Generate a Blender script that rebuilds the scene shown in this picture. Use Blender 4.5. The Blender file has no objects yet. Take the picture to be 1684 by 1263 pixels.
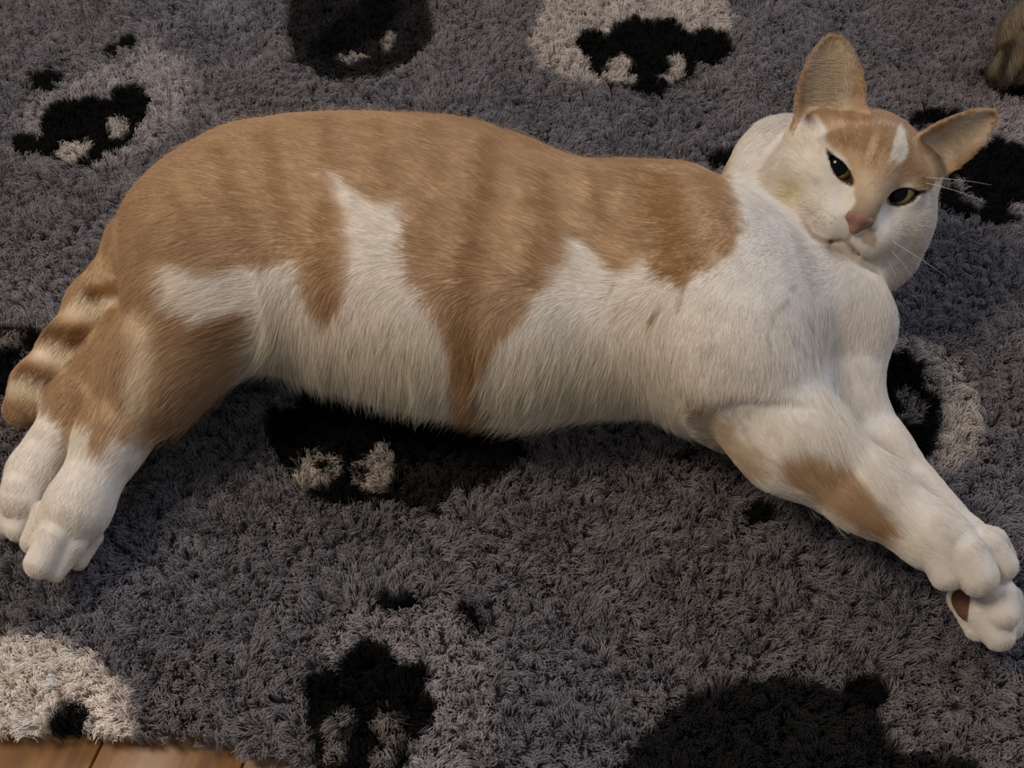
import bpy, math
import numpy as np
from mathutils import Matrix, Vector

FUR = 1.0            # share of the full hair count
PILE = 1.0
rng = np.random.default_rng(7)
scene = bpy.context.scene
C = scene.collection

# ------------------------------------------------------------------ camera
W_, H_ = 1684.0, 1263.0
PITCH = math.radians(58.0)
HFOV = math.radians(50.0)
DIST = 0.665
FPX = W_ / 2 / math.tan(HFOV / 2)
CAM = np.array([0.0, -DIST * math.cos(PITCH), DIST * math.sin(PITCH)])
FWD = np.array([0.0, math.cos(PITCH), -math.sin(PITCH)])
RGT = np.array([1.0, 0.0, 0.0])
UPV = np.array([0.0, math.sin(PITCH), math.cos(PITCH)])
cd = bpy.data.cameras.new('camera')
cam = bpy.data.objects.new('camera', cd)
C.objects.link(cam)
cam.location = CAM
cam.rotation_euler = (math.pi / 2 - PITCH, 0, 0)
cd.sensor_width = 36.0
cd.lens = 18.0 / math.tan(HFOV / 2)
cd.clip_start = 0.02
scene.camera = cam

# ------------------------------------------------------------------ light
vs = scene.view_settings
vs.view_transform = 'Standard'
vs.look = 'None'
vs.gamma = 1.0
vs.use_curve_mapping = False
vs.exposure = 0.5
scene.cycles.max_bounces = 7
scene.cycles.diffuse_bounces = 4
scene.cycles.glossy_bounces = 2
scene.cycles.transmission_bounces = 4
world = bpy.data.worlds.new('room_light')
scene.world = world
world.use_nodes = True
bgn = world.node_tree.nodes['Background']
bgn.inputs['Color'].default_value = (0.92, 0.90, 0.92, 1)
bgn.inputs['Strength'].default_value = 0.19


def area(name, loc, aim, size, power, col):
    ld = bpy.data.lights.new(name, 'AREA')
    ld.shape = 'DISK'
    ld.size = size
    ld.energy = power
    ld.color = col
    o = bpy.data.objects.new(name, ld)
    C.objects.link(o)
    o.location = loc
    o.rotation_euler = (Vector(aim) - Vector(loc)).to_track_quat('-Z', 'Y').to_euler()
    return o


area('floor_lamp_glow', (-0.90, 0.05, 1.38), (-0.1, 0.08, 0), 0.50, 14.0, (1.0, 0.835, 0.65))
area('window_light', (1.3, 1.2, 1.6), (0.15, 0.0, 0), 0.9, 18.0, (0.76, 0.83, 1.0))


# ------------------------------------------------------------------ helpers
def ray(px, py):
    px = np.asarray(px, float); py = np.asarray(py, float)
    d = FWD * FPX + np.multiply.outer(px - W_ / 2, RGT) - np.multiply.outer(py - H_ / 2, UPV)
    return d / np.linalg.norm(d, axis=-1, keepdims=True)


def at(px, py, z):
    d = ray(px, py)
    t = (z - CAM[2]) / d[..., 2]
    return CAM + d * t[..., None] if np.ndim(t) else CAM + d * t


def mpp(p):
    """metres that one pixel of the photograph spans at a point"""
    return float(np.dot(np.asarray(p) - CAM, FWD)) / FPX


def hash3(i, j, k, s):
    n = (i * 374761393 + j * 668265263 + k * 2147483647 % 1274126177 + s * 974634777) & 0xffffffff
    n = ((n ^ (n >> 13)) * 1274126177) & 0xffffffff
    n = (n ^ (n >> 16)) & 0xffff
    return n.astype(np.float32) / 65535.0


def noise3(p, scale, seed=0):
    """value noise, -1..1"""
    q = np.asarray(p) * scale + 1000.0
    i = np.floor(q).astype(np.int64)
    f = q - i
    f = f * f * (3 - 2 * f)
    out = 0
    for a in (0, 1):
        for b in (0, 1):
            for c in (0, 1):
                w = (f[:, 0] if a else 1 - f[:, 0]) * (f[:, 1] if b else 1 - f[:, 1]) * (f[:, 2] if c else 1 - f[:, 2])
                out = out + w * hash3(i[:, 0] + a, i[:, 1] + b, i[:, 2] + c, seed)
    return (out * 2 - 1).astype(np.float32)


def noise_vec(p, scale, seed=0):
    return np.stack([noise3(p, scale, seed + 11 * k) for k in range(3)], 1)


def sst(x, a, b):
    t = np.clip((x - a) / (b - a), 0, 1)
    return t * t * (3 - 2 * t)


def poly_sd(pts, poly):
    """signed distance to a closed 2-D outline, negative inside"""
    poly = np.asarray(poly, float)
    n = len(poly)
    d2 = np.full(len(pts), 1e18)
    inside = np.zeros(len(pts), bool)
    for i in range(n):
        a, b = poly[i], poly[(i + 1) % n]
        e = b - a
        w = pts - a
        t = np.clip((w @ e) / max(e @ e, 1e-18), 0, 1)
        dd = w - t[:, None] * e
        d2 = np.minimum(d2, (dd * dd).sum(1))
        c1 = (a[1] <= pts[:, 1]) != (b[1] <= pts[:, 1])
        if a[1] != b[1]:
            xs = a[0] + (pts[:, 1] - a[1]) * e[0] / e[1]
            inside ^= c1 & (pts[:, 0] < xs)
    return np.where(inside, -1, 1) * np.sqrt(d2)


def line_d(pts, line):
    """distance to an open 2-D line"""
    line = np.asarray(line, float)
    d2 = np.full(len(pts), 1e18)
    for i in range(len(line) - 1):
        a, e = line[i], line[i + 1] - line[i]
        w = pts - a
        t = np.clip((w @ e) / max(e @ e, 1e-18), 0, 1)
        dd = w - t[:, None] * e
        d2 = np.minimum(d2, (dd * dd).sum(1))
    return np.sqrt(d2)


def lin(r, g, b):
    f = lambda c: (c / 255 / 12.92) if c / 255 <= 0.04045 else ((c / 255 + 0.055) / 1.055) ** 2.4
    return np.array([f(r), f(g), f(b)], np.float32)


def new_mesh(name, verts, faces, mat, parent=None, smooth=True):
    me = bpy.data.meshes.new(name)
    verts = np.asarray(verts, np.float32)
    faces = np.asarray(faces, np.int32)
    me.vertices.add(len(verts))
    me.vertices.foreach_set('co', verts.ravel())
    nf, k = faces.shape
    me.loops.add(nf * k)
    me.loops.foreach_set('vertex_index', faces.ravel())
    me.polygons.add(nf)
    me.polygons.foreach_set('loop_start', np.arange(nf, dtype=np.int32) * k)
    me.update(calc_edges=True)
    me.validate()
    if smooth:
        me.polygons.foreach_set('use_smooth', np.ones(nf, bool))
    me.materials.append(mat)
    o = bpy.data.objects.new(name, me)
    C.objects.link(o)
    if parent:
        o.parent = parent
    return o


def set_col(me, col):
    a = me.attributes.new('col', 'FLOAT_COLOR', 'POINT')
    c = np.ones((len(col), 4), np.float32)
    c[:, :3] = col
    a.data.foreach_set('color', c.ravel())


def new_hair(name, pts, rad, col, mat, parent=None):
    """pts (n, k, 3), rad (n, k), col (n, 3)"""
    n, k, _ = pts.shape
    cu = bpy.data.hair_curves.new(name)
    cu.add_curves([k] * n)
    cu.attributes['position'].data.foreach_set('vector', np.ascontiguousarray(pts, np.float32).ravel())
    r = cu.attributes.new('radius', 'FLOAT', 'POINT')
    r.data.foreach_set('value', np.ascontiguousarray(rad, np.float32).ravel())
    a = cu.attributes.new('col', 'FLOAT_COLOR', 'CURVE')
    c = np.ones((n, 4), np.float32)
    c[:, :3] = col
    a.data.foreach_set('color', c.ravel())
    cu.materials.append(mat)
    o = bpy.data.objects.new(name, cu)
    C.objects.link(o)
    if parent:
        o.parent = parent
    return o


def attr_mat(name, rough, spec, noise_scale=0.0, sheen=0.0, translucent=0.0):
    m = bpy.data.materials.new(name)
    m.use_nodes = True
    nt = m.node_tree
    b = nt.nodes['Principled BSDF']
    a = nt.nodes.new('ShaderNodeAttribute')
    a.attribute_name = 'col'
    b.inputs['Roughness'].default_value = rough
    b.inputs['Specular IOR Level'].default_value = spec
    if sheen:
        b.inputs['Sheen Weight'].default_value = sheen
    if noise_scale:
        tc = nt.nodes.new('ShaderNodeTexCoord')
        nz = nt.nodes.new('ShaderNodeTexNoise')
        nz.inputs['Scale'].default_value = noise_scale
        nt.links.new(tc.outputs['Object'], nz.inputs['Vector'])
        mr = nt.nodes.new('ShaderNodeMapRange')
        mr.inputs['To Min'].default_value = 0.75
        mr.inputs['To Max'].default_value = 1.25
        nt.links.new(nz.outputs['Fac'], mr.inputs['Value'])
        mx = nt.nodes.new('ShaderNodeVectorMath')
        mx.operation = 'SCALE'
        nt.links.new(a.outputs['Color'], mx.inputs[0])
        nt.links.new(mr.outputs['Result'], mx.inputs['Scale'])
        nt.links.new(mx.outputs['Vector'], b.inputs['Base Color'])
    else:
        nt.links.new(a.outputs['Color'], b.inputs['Base Color'])
    if translucent:
        tr = nt.nodes.new('ShaderNodeBsdfTranslucent')
        nt.links.new(a.outputs['Color'], tr.inputs['Color'])
        ms = nt.nodes.new('ShaderNodeMixShader')
        ms.inputs['Fac'].default_value = translucent
        nt.links.new(b.outputs['BSDF'], ms.inputs[1])
        nt.links.new(tr.outputs['BSDF'], ms.inputs[2])
        nt.links.new(ms.outputs['Shader'], nt.nodes['Material Output'].inputs['Surface'])
    return m


def plain_mat(name, col, rough=0.5, spec=0.5, noise=None, coat=0.0):
    m = bpy.data.materials.new(name)
    m.use_nodes = True
    nt = m.node_tree
    b = nt.nodes['Principled BSDF']
    b.inputs['Roughness'].default_value = rough
    b.inputs['Specular IOR Level'].default_value = spec
    b.inputs['Coat Weight'].default_value = coat
    b.inputs['Base Color'].default_value = (*col, 1)
    if noise:
        tc = nt.nodes.new('ShaderNodeTexCoord')
        nz = nt.nodes.new('ShaderNodeTexNoise')
        nz.inputs['Scale'].default_value = noise[0]
        nz.inputs['Detail'].default_value = 6
        rp = nt.nodes.new('ShaderNodeValToRGB')
        rp.color_ramp.elements[0].position = 0.3
        rp.color_ramp.elements[1].position = 0.7
        rp.color_ramp.elements[0].color = (*col, 1)
        rp.color_ramp.elements[1].color = (*noise[1], 1)
        nt.links.new(tc.outputs['Object'], nz.inputs['Vector'])
        nt.links.new(nz.outputs['Fac'], rp.inputs['Fac'])
        nt.links.new(rp.outputs['Color'], b.inputs['Base Color'])
    return m


def empty(name, loc):
    o = bpy.data.objects.new(name, None)
    C.objects.link(o)
    o.location = loc
    o.empty_display_size = 0.03
    return o


def adopt(child, parent):
    """parent something built in world coordinates to a thing's root, or to a part that was adopted the same way"""
    child.parent = parent
    if parent.type == 'EMPTY':
        child.matrix_parent_inverse = Matrix.Translation(-parent.location)


# ------------------------------------------------------------------ implicit shapes
class Prim:
    __slots__ = ('f', 'lo', 'hi', 'k', 'op', 'grp', 'flow', 'ln')

    def __init__(s, f, lo, hi, k, op='+', grp='torso', flow=None, ln=0.012):
        s.f, s.lo, s.hi, s.k, s.op, s.grp, s.ln = f, np.asarray(lo), np.asarray(hi), k, op, grp, ln
        s.flow = flow


def ell(c, r, R=None, k=0.01, **kw):
    c = np.asarray(c, float); r = np.asarray(r, float)

    def f(p):
        q = p - c
        if R is not None:
            q = q @ R            # columns of R are the local axes
        a = np.sqrt(((q / r) ** 2).sum(-1))
        b = np.sqrt(((q / (r * r)) ** 2).sum(-1))
        return a * (a - 1) / np.maximum(b, 1e-6)
    m = r.max()
    return Prim(f, c - m, c + m, k, **kw)


def rcone(a, b, r1, r2, k=0.01, **kw):
    a = np.asarray(a, float); b = np.asarray(b, float)
    ba = b - a
    l2 = ba @ ba
    rr = r1 - r2
    a2 = l2 - rr * rr
    il2 = 1 / l2

    def f(p):
        pa = p - a
        y = pa @ ba
        z = y - l2
        x2v = pa * l2 - y[..., None] * ba
        x2 = (x2v * x2v).sum(-1)
        y2 = y * y * l2
        z2 = z * z * l2
        kk = np.sign(rr) * rr * rr * x2
        d1 = np.sqrt(x2 + z2) * il2 - r2
        d2 = np.sqrt(x2 + y2) * il2 - r1
        d3 = (np.sqrt(x2 * a2 * il2) + y * rr) * il2 - r1
        return np.where(np.sign(z) * a2 * z2 > kk, d1, np.where(np.sign(y) * a2 * y2 < kk, d2, d3))
    m = max(r1, r2)
    return Prim(f, np.minimum(a, b) - m, np.maximum(a, b) + m, k, **kw)


def smin(a, b, k):
    h = np.clip(0.5 + 0.5 * (b - a) / k, 0, 1)
    return b * (1 - h) + a * h - k * h * (1 - h)


def combine(D, d, pr):
    if pr.op == '+':
        return smin(D, d, pr.k)
    return -smin(-D, d, pr.k)


def field(prims, p, chunk=400000):
    out = np.empty(len(p))
    for s in range(0, len(p), chunk):
        q = p[s:s + chunk]
        D = np.full(len(q), 1.0)
        for pr in prims:
            D = combine(D, pr.f(q), pr)
        out[s:s + chunk] = D
    return out


def polygonise(prims, lo, hi, h):
    """surface nets over a grid"""
    lo = np.asarray(lo); hi = np.asarray(hi)
    n = np.ceil((hi - lo) / h).astype(int) + 1
    D = np.full(n, 1.0, np.float32)
    ax = [lo[i] + h * np.arange(n[i]) for i in range(3)]
    for pr in prims:
        m = pr.k + 3 * h
        i0 = np.maximum(np.floor((pr.lo - m - lo) / h).astype(int), 0)
        i1 = np.minimum(np.ceil((pr.hi + m - lo) / h).astype(int) + 1, n)
        if (i1 <= i0).any():
            continue
        step = max(1, int(1.5e6 // ((i1[1] - i0[1]) * (i1[2] - i0[2]))))
        for s in range(i0[0], i1[0], step):
            e = min(s + step, i1[0])
            X, Y, Z = np.meshgrid(ax[0][s:e], ax[1][i0[1]:i1[1]], ax[2][i0[2]:i1[2]], indexing='ij')
            d = pr.f(np.stack([X, Y, Z], -1))
            sl = (slice(s, e), slice(i0[1], i1[1]), slice(i0[2], i1[2]))
            D[sl] = combine(D[sl], d, pr)
    S = D < 0
    c = np.zeros(np.array(n) - 1, np.int8)
    for a in (0, 1):
        for b in (0, 1):
            for g in (0, 1):
                c += S[a:n[0] - 1 + a, b:n[1] - 1 + b, g:n[2] - 1 + g]
    cells = np.argwhere((c > 0) & (c < 8))
    idx = np.full(c.shape, -1, np.int32)
    idx[cells[:, 0], cells[:, 1], cells[:, 2]] = np.arange(len(cells))
    acc = np.zeros((len(cells), 3)); cnt = np.zeros(len(cells))
    for axis in range(3):
        o1, o2 = [t for t in range(3) if t != axis]
        for u in (0, 1):
            for v in (0, 1):
                off = np.zeros(3, int); off[o1] = u; off[o2] = v
                A = cells + off
                B = A.copy(); B[:, axis] += 1
                da = D[A[:, 0], A[:, 1], A[:, 2]].astype(float); db = D[B[:, 0], B[:, 1], B[:, 2]].astype(float)
                x = (da < 0) != (db < 0)
                t = np.where(x, da / np.where(x, da - db, 1), 0)
                P = A.astype(float); P[:, axis] += t
                acc[x] += P[x]; cnt[x] += 1
    V = lo + h * acc / cnt[:, None]
    F = []
    for axis in range(3):
        o1, o2 = [(1, 2), (2, 0), (0, 1)][axis]
        sl1 = [slice(None)] * 3; sl2 = [slice(None)] * 3
        sl1[axis] = slice(0, n[axis] - 1); sl2[axis] = slice(1, n[axis])
        A, B = S[tuple(sl1)], S[tuple(sl2)]
        e = np.argwhere(A != B)
        ok = (e[:, o1] > 0) & (e[:, o2] > 0) & (e[:, o1] < n[o1] - 1) & (e[:, o2] < n[o2] - 1)
        e = e[ok]
        inn = A[e[:, 0], e[:, 1], e[:, 2]]
        q = []
        for u, v in ((1, 1), (0, 1), (0, 0), (1, 0)):
            g = e.copy(); g[:, o1] -= u; g[:, o2] -= v
            q.append(idx[g[:, 0], g[:, 1], g[:, 2]])
        q = np.stack(q, 1)
        q[~inn] = q[~inn][:, ::-1]
        F.append(q)
    return V, np.concatenate(F)


def vert_normals(V, F):
    a = V[F[:, 2]] - V[F[:, 0]]; b = V[F[:, 3]] - V[F[:, 1]]
    fn = np.cross(a, b)
    N = np.zeros_like(V)
    for i in range(4):
        for c_ in range(3):
            N[:, c_] += np.bincount(F[:, i], fn[:, c_], len(V))
    return N / np.maximum(np.linalg.norm(N, axis=1, keepdims=True), 1e-12)


def relax(V, F, it, w=0.5, mask=None):
    for _ in range(it):
        acc = np.zeros_like(V); cnt = np.zeros(len(V))
        for i in range(4):
            a, b = F[:, i], F[:, (i + 1) % 4]
            for c_ in range(3):
                acc[:, c_] += np.bincount(a, V[b, c_], len(V))
            cnt += np.bincount(a, minlength=len(V))
        T = acc / np.maximum(cnt, 1)[:, None]
        ww = w if mask is None else (w * mask)[:, None]
        V = V + (T - V) * ww
    return V


# ------------------------------------------------------------------ the floor
FLOOR_Z = -0.019
floor = empty('floor', (0, 0, FLOOR_Z))
floor['kind'] = 'structure'
wood = bpy.data.materials.new('oiled_wood')
wood.use_nodes = True
nt = wood.node_tree
bs = nt.nodes['Principled BSDF']
bs.inputs['Roughness'].default_value = 0.42
tc = nt.nodes.new('ShaderNodeTexCoord')
oi = nt.nodes.new('ShaderNodeObjectInfo')
ad = nt.nodes.new('ShaderNodeVectorMath'); ad.operation = 'ADD'
nt.links.new(tc.outputs['Object'], ad.inputs[0])
sc_ = nt.nodes.new('ShaderNodeVectorMath'); sc_.operation = 'SCALE'
nt.links.new(oi.outputs['Location'], sc_.inputs[0]); sc_.inputs['Scale'].default_value = 7.0
nt.links.new(sc_.outputs['Vector'], ad.inputs[1])
mp = nt.nodes.new('ShaderNodeMapping')
mp.inputs['Scale'].default_value = (60, 4, 60)
nt.links.new(ad.outputs['Vector'], mp.inputs['Vector'])
nz = nt.nodes.new('ShaderNodeTexNoise')
nz.inputs['Scale'].default_value = 2.0
nz.inputs['Detail'].default_value = 8
nt.links.new(mp.outputs['Vector'], nz.inputs['Vector'])
rp = nt.nodes.new('ShaderNodeValToRGB')
rp.color_ramp.elements[0].position = 0.3
rp.color_ramp.elements[0].color = (*lin(100, 70, 40), 1)
rp.color_ramp.elements[1].position = 0.72
rp.color_ramp.elements[1].color = (*lin(136, 98, 58), 1)
nt.links.new(nz.outputs['Fac'], rp.inputs['Fac'])
nt.links.new(rp.outputs['Color'], bs.inputs['Base Color'])
bp = nt.nodes.new('ShaderNodeBump')
bp.inputs['Strength'].default_value = 0.15
bp.inputs['Distance'].default_value = 0.002
nt.links.new(nz.outputs['Fac'], bp.inputs['Height'])
nt.links.new(bp.outputs['Normal'], bs.inputs['Normal'])


def plank_mesh(w, l, t, bev):
    x0, x1, y0, y1 = -w / 2, w / 2, -l / 2, l / 2
    v = [(x0, y0, -t), (x1, y0, -t), (x1, y1, -t), (x0, y1, -t),
         (x0, y0, -bev), (x1, y0, -bev), (x1, y1, -bev), (x0, y1, -bev),
         (x0 + bev, y0 + bev, 0), (x1 - bev, y0 + bev, 0), (x1 - bev, y1 - bev, 0), (x0 + bev, y1 - bev, 0)]
    f = [(0, 3, 2, 1), (0, 1, 5, 4), (1, 2, 6, 5), (2, 3, 7, 6), (3, 0, 4, 7),
         (4, 5, 9, 8), (5, 6, 10, 9), (6, 7, 11, 10), (7, 4, 8, 11), (8, 9, 10, 11)]
    return v, f


# boards run along the line of the one joint that shows, about 7.5 cm wide
ja, jb = at(397.0, 1262.0, FLOOR_Z), at(408.0, 1236.0, FLOOR_Z)
jd = (jb - ja)[:2]
pang = math.atan2(jd[1], jd[0]) - math.pi / 2
PW, PL = 0.0745, 0.92
cosA, sinA = math.cos(pang), math.sin(pang)
off0 = (ja[0] * cosA + ja[1] * sinA)
v, f = plank_mesh(PW - 0.0009, PL - 0.0009, 0.012, 0.0009)
pm = None
for i in range(-26, 27):
    for j in range(-3, 4):
        u = off0 + (i + 0.5) * PW
        w_ = (j + (i * 0.37) % 1.0) * PL
        if abs(u) > 1.45 or abs(w_) > 1.9:
            continue
        if pm is None:
            o = new_mesh('floor_plank', v, f, wood, None, smooth=False)
            pm = o.data
        else:
            o = bpy.data.objects.new('floor_plank', pm)
            C.objects.link(o)
        o.location = (u * cosA - w_ * sinA, u * sinA + w_ * cosA, 0)
        o.rotation_euler = (0, 0, pang)
        o.parent = floor

# ------------------------------------------------------------------ the cat's body as one implicit surface
PX = lambda *a: at(*a)


def fl(dx, dy):
    """a hair direction given on the photograph, laid on the ground plane"""
    v = np.array([dx, -dy * 1.18, 0.0])
    return v / np.linalg.norm(v)


def S(px, py, z, rp, k=0.012, squash=None, **kw):
    p = at(px, py, z)
    r = rp * mpp(p)
    return ell(p, (r, r, r) if squash is None else tuple(r * s for s in squash), k=k, **kw)


def RC(A, B, k=0.012, **kw):
    """A, B = (px, py, z, radius in px)"""
    a, b = at(*A[:3]), at(*B[:3])
    return rcone(a, b, A[3] * mpp(a), B[3] * mpp(b), k=k, **kw)


# outline of the trunk: column, upper edge, lower edge, half thickness
TR = [(196, 428, 450, .007), (210, 410, 468, .018), (228, 375, 505, .034), (248, 335, 545, .045), (282, 287, 580, .053), (350, 225, 600, .059), (450, 199, 606, .062),
      (550, 192, 632, .064), (650, 194, 660, .065), (760, 203, 680, .064), (860, 232, 688, .062), (950, 265, 678, .060),
      (1050, 269, 680, .060), (1150, 279, 690, .059), (1230, 329, 680, .054), (1300, 397, 650, .047), (1360, 447, 610, .038), (1410, 492, 560, .022)]
SINK = 0.007


def solve_trunk():
    rows = []
    for x, yt, yb, b in TR:
        zc = b - SINK
        dt, db = ray(x, yt), ray(x, yb)
        nt_ = np.array([-dt[2], dt[1]]); nt_ /= np.linalg.norm(nt_)
        nb_ = np.array([-db[2], db[1]]); nb_ /= np.linalg.norm(nb_)
        qt, qb = at(x, yt, zc + 0.5 * b), at(x, yb, zc - 0.4 * b)
        yc, a = 0.5 * (qt[1] + qb[1]), 0.08
        for _ in range(40):
            ht = math.hypot(a * nt_[0], b * nt_[1]); hb = math.hypot(a * nb_[0], b * nb_[1])
            et = nt_ @ qt[1:] - (nt_ @ (yc, zc) + ht)
            eb = nb_ @ qb[1:] - (nb_ @ (yc, zc) - hb)
            yc += 0.4 * (et / nt_[0] + eb / nb_[0]) / 2 * 1.6
            a = max(0.006, a + 0.4 * (et - eb) / 2 / nt_[0])
        rows.append((0.5 * (qt[0] + qb[0]), yc, a, zc, b))
    return np.array(rows)


TRW = solve_trunk()


def trunk_f(p):
    x = p[..., 0]
    xs = TRW[:, 0]
    # smooth interpolation (cubic Hermite with finite-difference slopes)
    i = np.clip(np.searchsorted(xs, x) - 1, 0, len(xs) - 2)
    h = xs[i + 1] - xs[i]
    t = np.clip((x - xs[i]) / h, 0, 1)
    sl = np.gradient(TRW[:, 1:], xs, axis=0)
    h00 = 2 * t ** 3 - 3 * t ** 2 + 1; h10 = t ** 3 - 2 * t ** 2 + t; h01 = -2 * t ** 3 + 3 * t ** 2; h11 = t ** 3 - t ** 2
    val = [h00 * TRW[i, c] + h10 * h * sl[i, c - 1] + h01 * TRW[i + 1, c] + h11 * h * sl[i + 1, c - 1] for c in (1, 2, 3, 4)]
    yc, a, zc, b = val
    e = 2.25
    u = np.abs((p[..., 1] - yc) / a) ** e + np.abs((p[..., 2] - zc) / b) ** e
    d = (u ** (1 / e) - 1) * np.minimum(a, b)
    out = np.maximum(xs[0] - x, x - xs[-1])
    return np.where(out > 0, np.maximum(d, 0) + out, d)


tlo = np.array([TRW[0, 0], (TRW[:, 1] - TRW[:, 2]).min(), -0.02])
thi = np.array([TRW[-1, 0], (TRW[:, 1] + TRW[:, 2]).max(), 0.14])

BACK = fl(-0.85, -0.35)
prims = [Prim(trunk_f, tlo, thi, 0.01, grp='torso', flow=BACK, ln=0.0075)]
A = prims.append
# hips and thigh of the upper hind leg
A(S(332, 395, .056, 106, k=.03, squash=(1, 1, 1.1), grp='torso', flow=fl(-.8, -.2)))
A(ell(at(366, 455, .076), (.052, .043, .037), k=.02, grp='thigh', flow=fl(-.85, .3), ln=.012))
A(RC((330, 500, .070, 84), (262, 600, .052, 78), k=.022, grp='hind', flow=fl(-.6, .75), ln=.011))
A(RC((345, 545, .050, 58), (275, 640, .042, 50), k=.02, grp='hind', flow=fl(.35, .9), ln=.013))
A(RC((262, 600, .052, 74), (188, 715, .038, 52), k=.018, grp='hind', flow=fl(-.5, .85), ln=.010))
A(RC((188, 715, .038, 52), (128, 835, .030, 49), k=.012, grp='hind', flow=fl(-.45, .9), ln=.006))
A(RC((128, 835, .029, 47), (108, 880, .022, 40), k=.01, grp='hind', flow=fl(-.4, .9), ln=.004))
for (x, y, z, r, x2, y2, r2) in ((80, 846, .028, 27, 57, 889, 22), (94, 876, .031, 29, 68, 925, 27), (122, 888, .025, 25, 93, 940, 16), (144, 878, .016, 25, 130, 920, 16)):
    A(RC((x, y, z, r), (x2, y2, z - .006, r2), k=.0012, grp='hind', flow=fl(-.4, .9), ln=.003))
# lower hind leg
A(RC((230, 560, .030, 60), (130, 670, .024, 50), k=.014, grp='far_hind', flow=fl(-.6, .8), ln=.009))
A(RC((130, 670, .024, 46), (62, 775, .022, 45), k=.008, grp='far_hind', flow=fl(-.55, .85), ln=.006))
A(RC((62, 775, .022, 43), (38, 820, .021, 38), k=.006, grp='far_hind', flow=fl(-.5, .85), ln=.004))
for (x, y, z, r, x2, y2, r2) in ((36, 800, .026, 30, 26, 822, 25), (50, 840, .016, 30, 34, 866, 25), (14, 835, .014, 26, 2, 862, 24)):
    A(RC((x, y, z, r), (x2, y2, z - .003, r2), k=.002, grp='far_hind', flow=fl(-.4, .9), ln=.003))
# tail
TAIL = [(215, 430, .040, 48), (160, 500, .028, 44), (118, 575, .024, 46), (70, 632, .022, 43), (42, 668, .020, 33)]
for i in range(len(TAIL) - 1):
    a_, b_ = TAIL[i], TAIL[i + 1]
    A(RC(a_, b_, k=.008 if i else .02, grp='tail', flow=fl(b_[0] - a_[0], b_[1] - a_[1]), ln=.006))
# chest, neck, shoulders
A(RC((1235, 440, .050, 112), (1292, 284, .052, 92), k=.016, grp='neck', flow=fl(-.8, .5), ln=.008))
A(S(1335, 520, .046, 95, k=.03, squash=(1, 1, 1.05), grp='neck', flow=fl(-.4, .9), ln=.007))
A(ell(at(1185, 500, .085), (.040, .055, .033), k=.035, grp='torso', flow=fl(-.7, .5), ln=.007))
# lower foreleg: shoulder point, elbow, wrist
A(RC((1392, 535, .048, 78), (1378, 640, .036, 62), k=.016, grp='far_fore', flow=fl(.1, 1), ln=.008))
A(RC((1378, 640, .034, 60), (1440, 745, .026, 56), k=.012, grp='far_fore', flow=fl(.5, .85), ln=.007))
A(RC((1440, 745, .026, 54), (1585, 895, .020, 40), k=.008, grp='far_fore', flow=fl(.7, .7), ln=.005))
A(RC((1585, 895, .020, 40), (1628, 985, .020, 42), k=.008, grp='far_fore', flow=fl(.5, .8), ln=.004))
# upper foreleg
A(RC((1205, 622, .060, 98), (1300, 722, .054, 84), k=.030, grp='fore', flow=fl(.2, .95), ln=.010))
A(RC((1300, 722, .054, 84), (1420, 805, .048, 64), k=.012, grp='fore', flow=fl(.45, .85), ln=.011))
A(RC((1420, 805, .048, 63), (1530, 880, .044, 52), k=.008, grp='fore', flow=fl(.75, .6), ln=.007))
A(RC((1530, 880, .044, 51), (1580, 908, .042, 44), k=.008, grp='fore', flow=fl(.75, .6), ln=.005))
# paws
for (x, y, z, r, x2, y2, r2) in ((1540, 905, .046, 34, 1556, 940, 30), (1582, 905, .048, 36, 1606, 946, 35), (1618, 895, .044, 32, 1646, 928, 27), (1632, 890, .034, 24, 1652, 912, 17)):
    A(RC((x, y, z, r), (x2, y2, z - .005, r2), k=.0012, grp='fore', flow=fl(.4, .9), ln=.003))
for (x, y, z, r, x2, y2, r2) in ((1636, 975, .028, 34, 1646, 1005, 31), (1612, 1000, .018, 34, 1640, 1042, 28), (1655, 985, .016, 26, 1660, 1030, 22), (1590, 985, .014, 30, 1608, 1030, 24)):
    A(RC((x, y, z, r), (x2, y2, z - .003, r2), k=.0012, grp='far_fore', flow=fl(.3, .9), ln=.003))

# ---- head, in its own frame: X to its left (image right), Y forward, Z up, origin midway between the eyes
EYE_MID = at(1431.0, 301.0, 0.106)
HS = mpp(EYE_MID) / 0.00036          # 1.0 when one pixel is 0.36 mm there
vb = (CAM - EYE_MID) / np.linalg.norm(CAM - EYE_MID)
vr = np.cross(UPV, vb); vr /= np.linalg.norm(vr)
vu = np.cross(vb, vr)
e_ = 0.903 * vr - 0.429 * vu
u_ = 0.429 * vr + 0.903 * vu
YAW, TILT = math.radians(13), math.radians(9)
hf = vb * math.cos(YAW) * math.cos(TILT) + e_ * math.sin(YAW) - u_ * math.sin(TILT)
hf /= np.linalg.norm(hf)
hx = np.cross(u_, hf); hx /= np.linalg.norm(hx)
hz = np.cross(hf, hx)
HM = np.stack([hx, hf, hz], 1)        # columns
MMH = 0.001 * HS


def hp(x, y, z):
    return EYE_MID + HM @ (np.array([x, y, z], float) * MMH)


def rot_local(ax, ang):
    return np.array(Matrix.Rotation(math.radians(ang), 3, ax))


def HE(c, r, k=6, R=None, **kw):
    M = HM if R is None else HM @ R
    return ell(hp(*c), np.array(r, float) * MMH, M, k=k * MMH, **kw)


def HC(a, b, r1, r2, k=6, **kw):
    return rcone(hp(*a), hp(*b), r1 * MMH, r2 * MMH, k=k * MMH, **kw)


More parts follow.
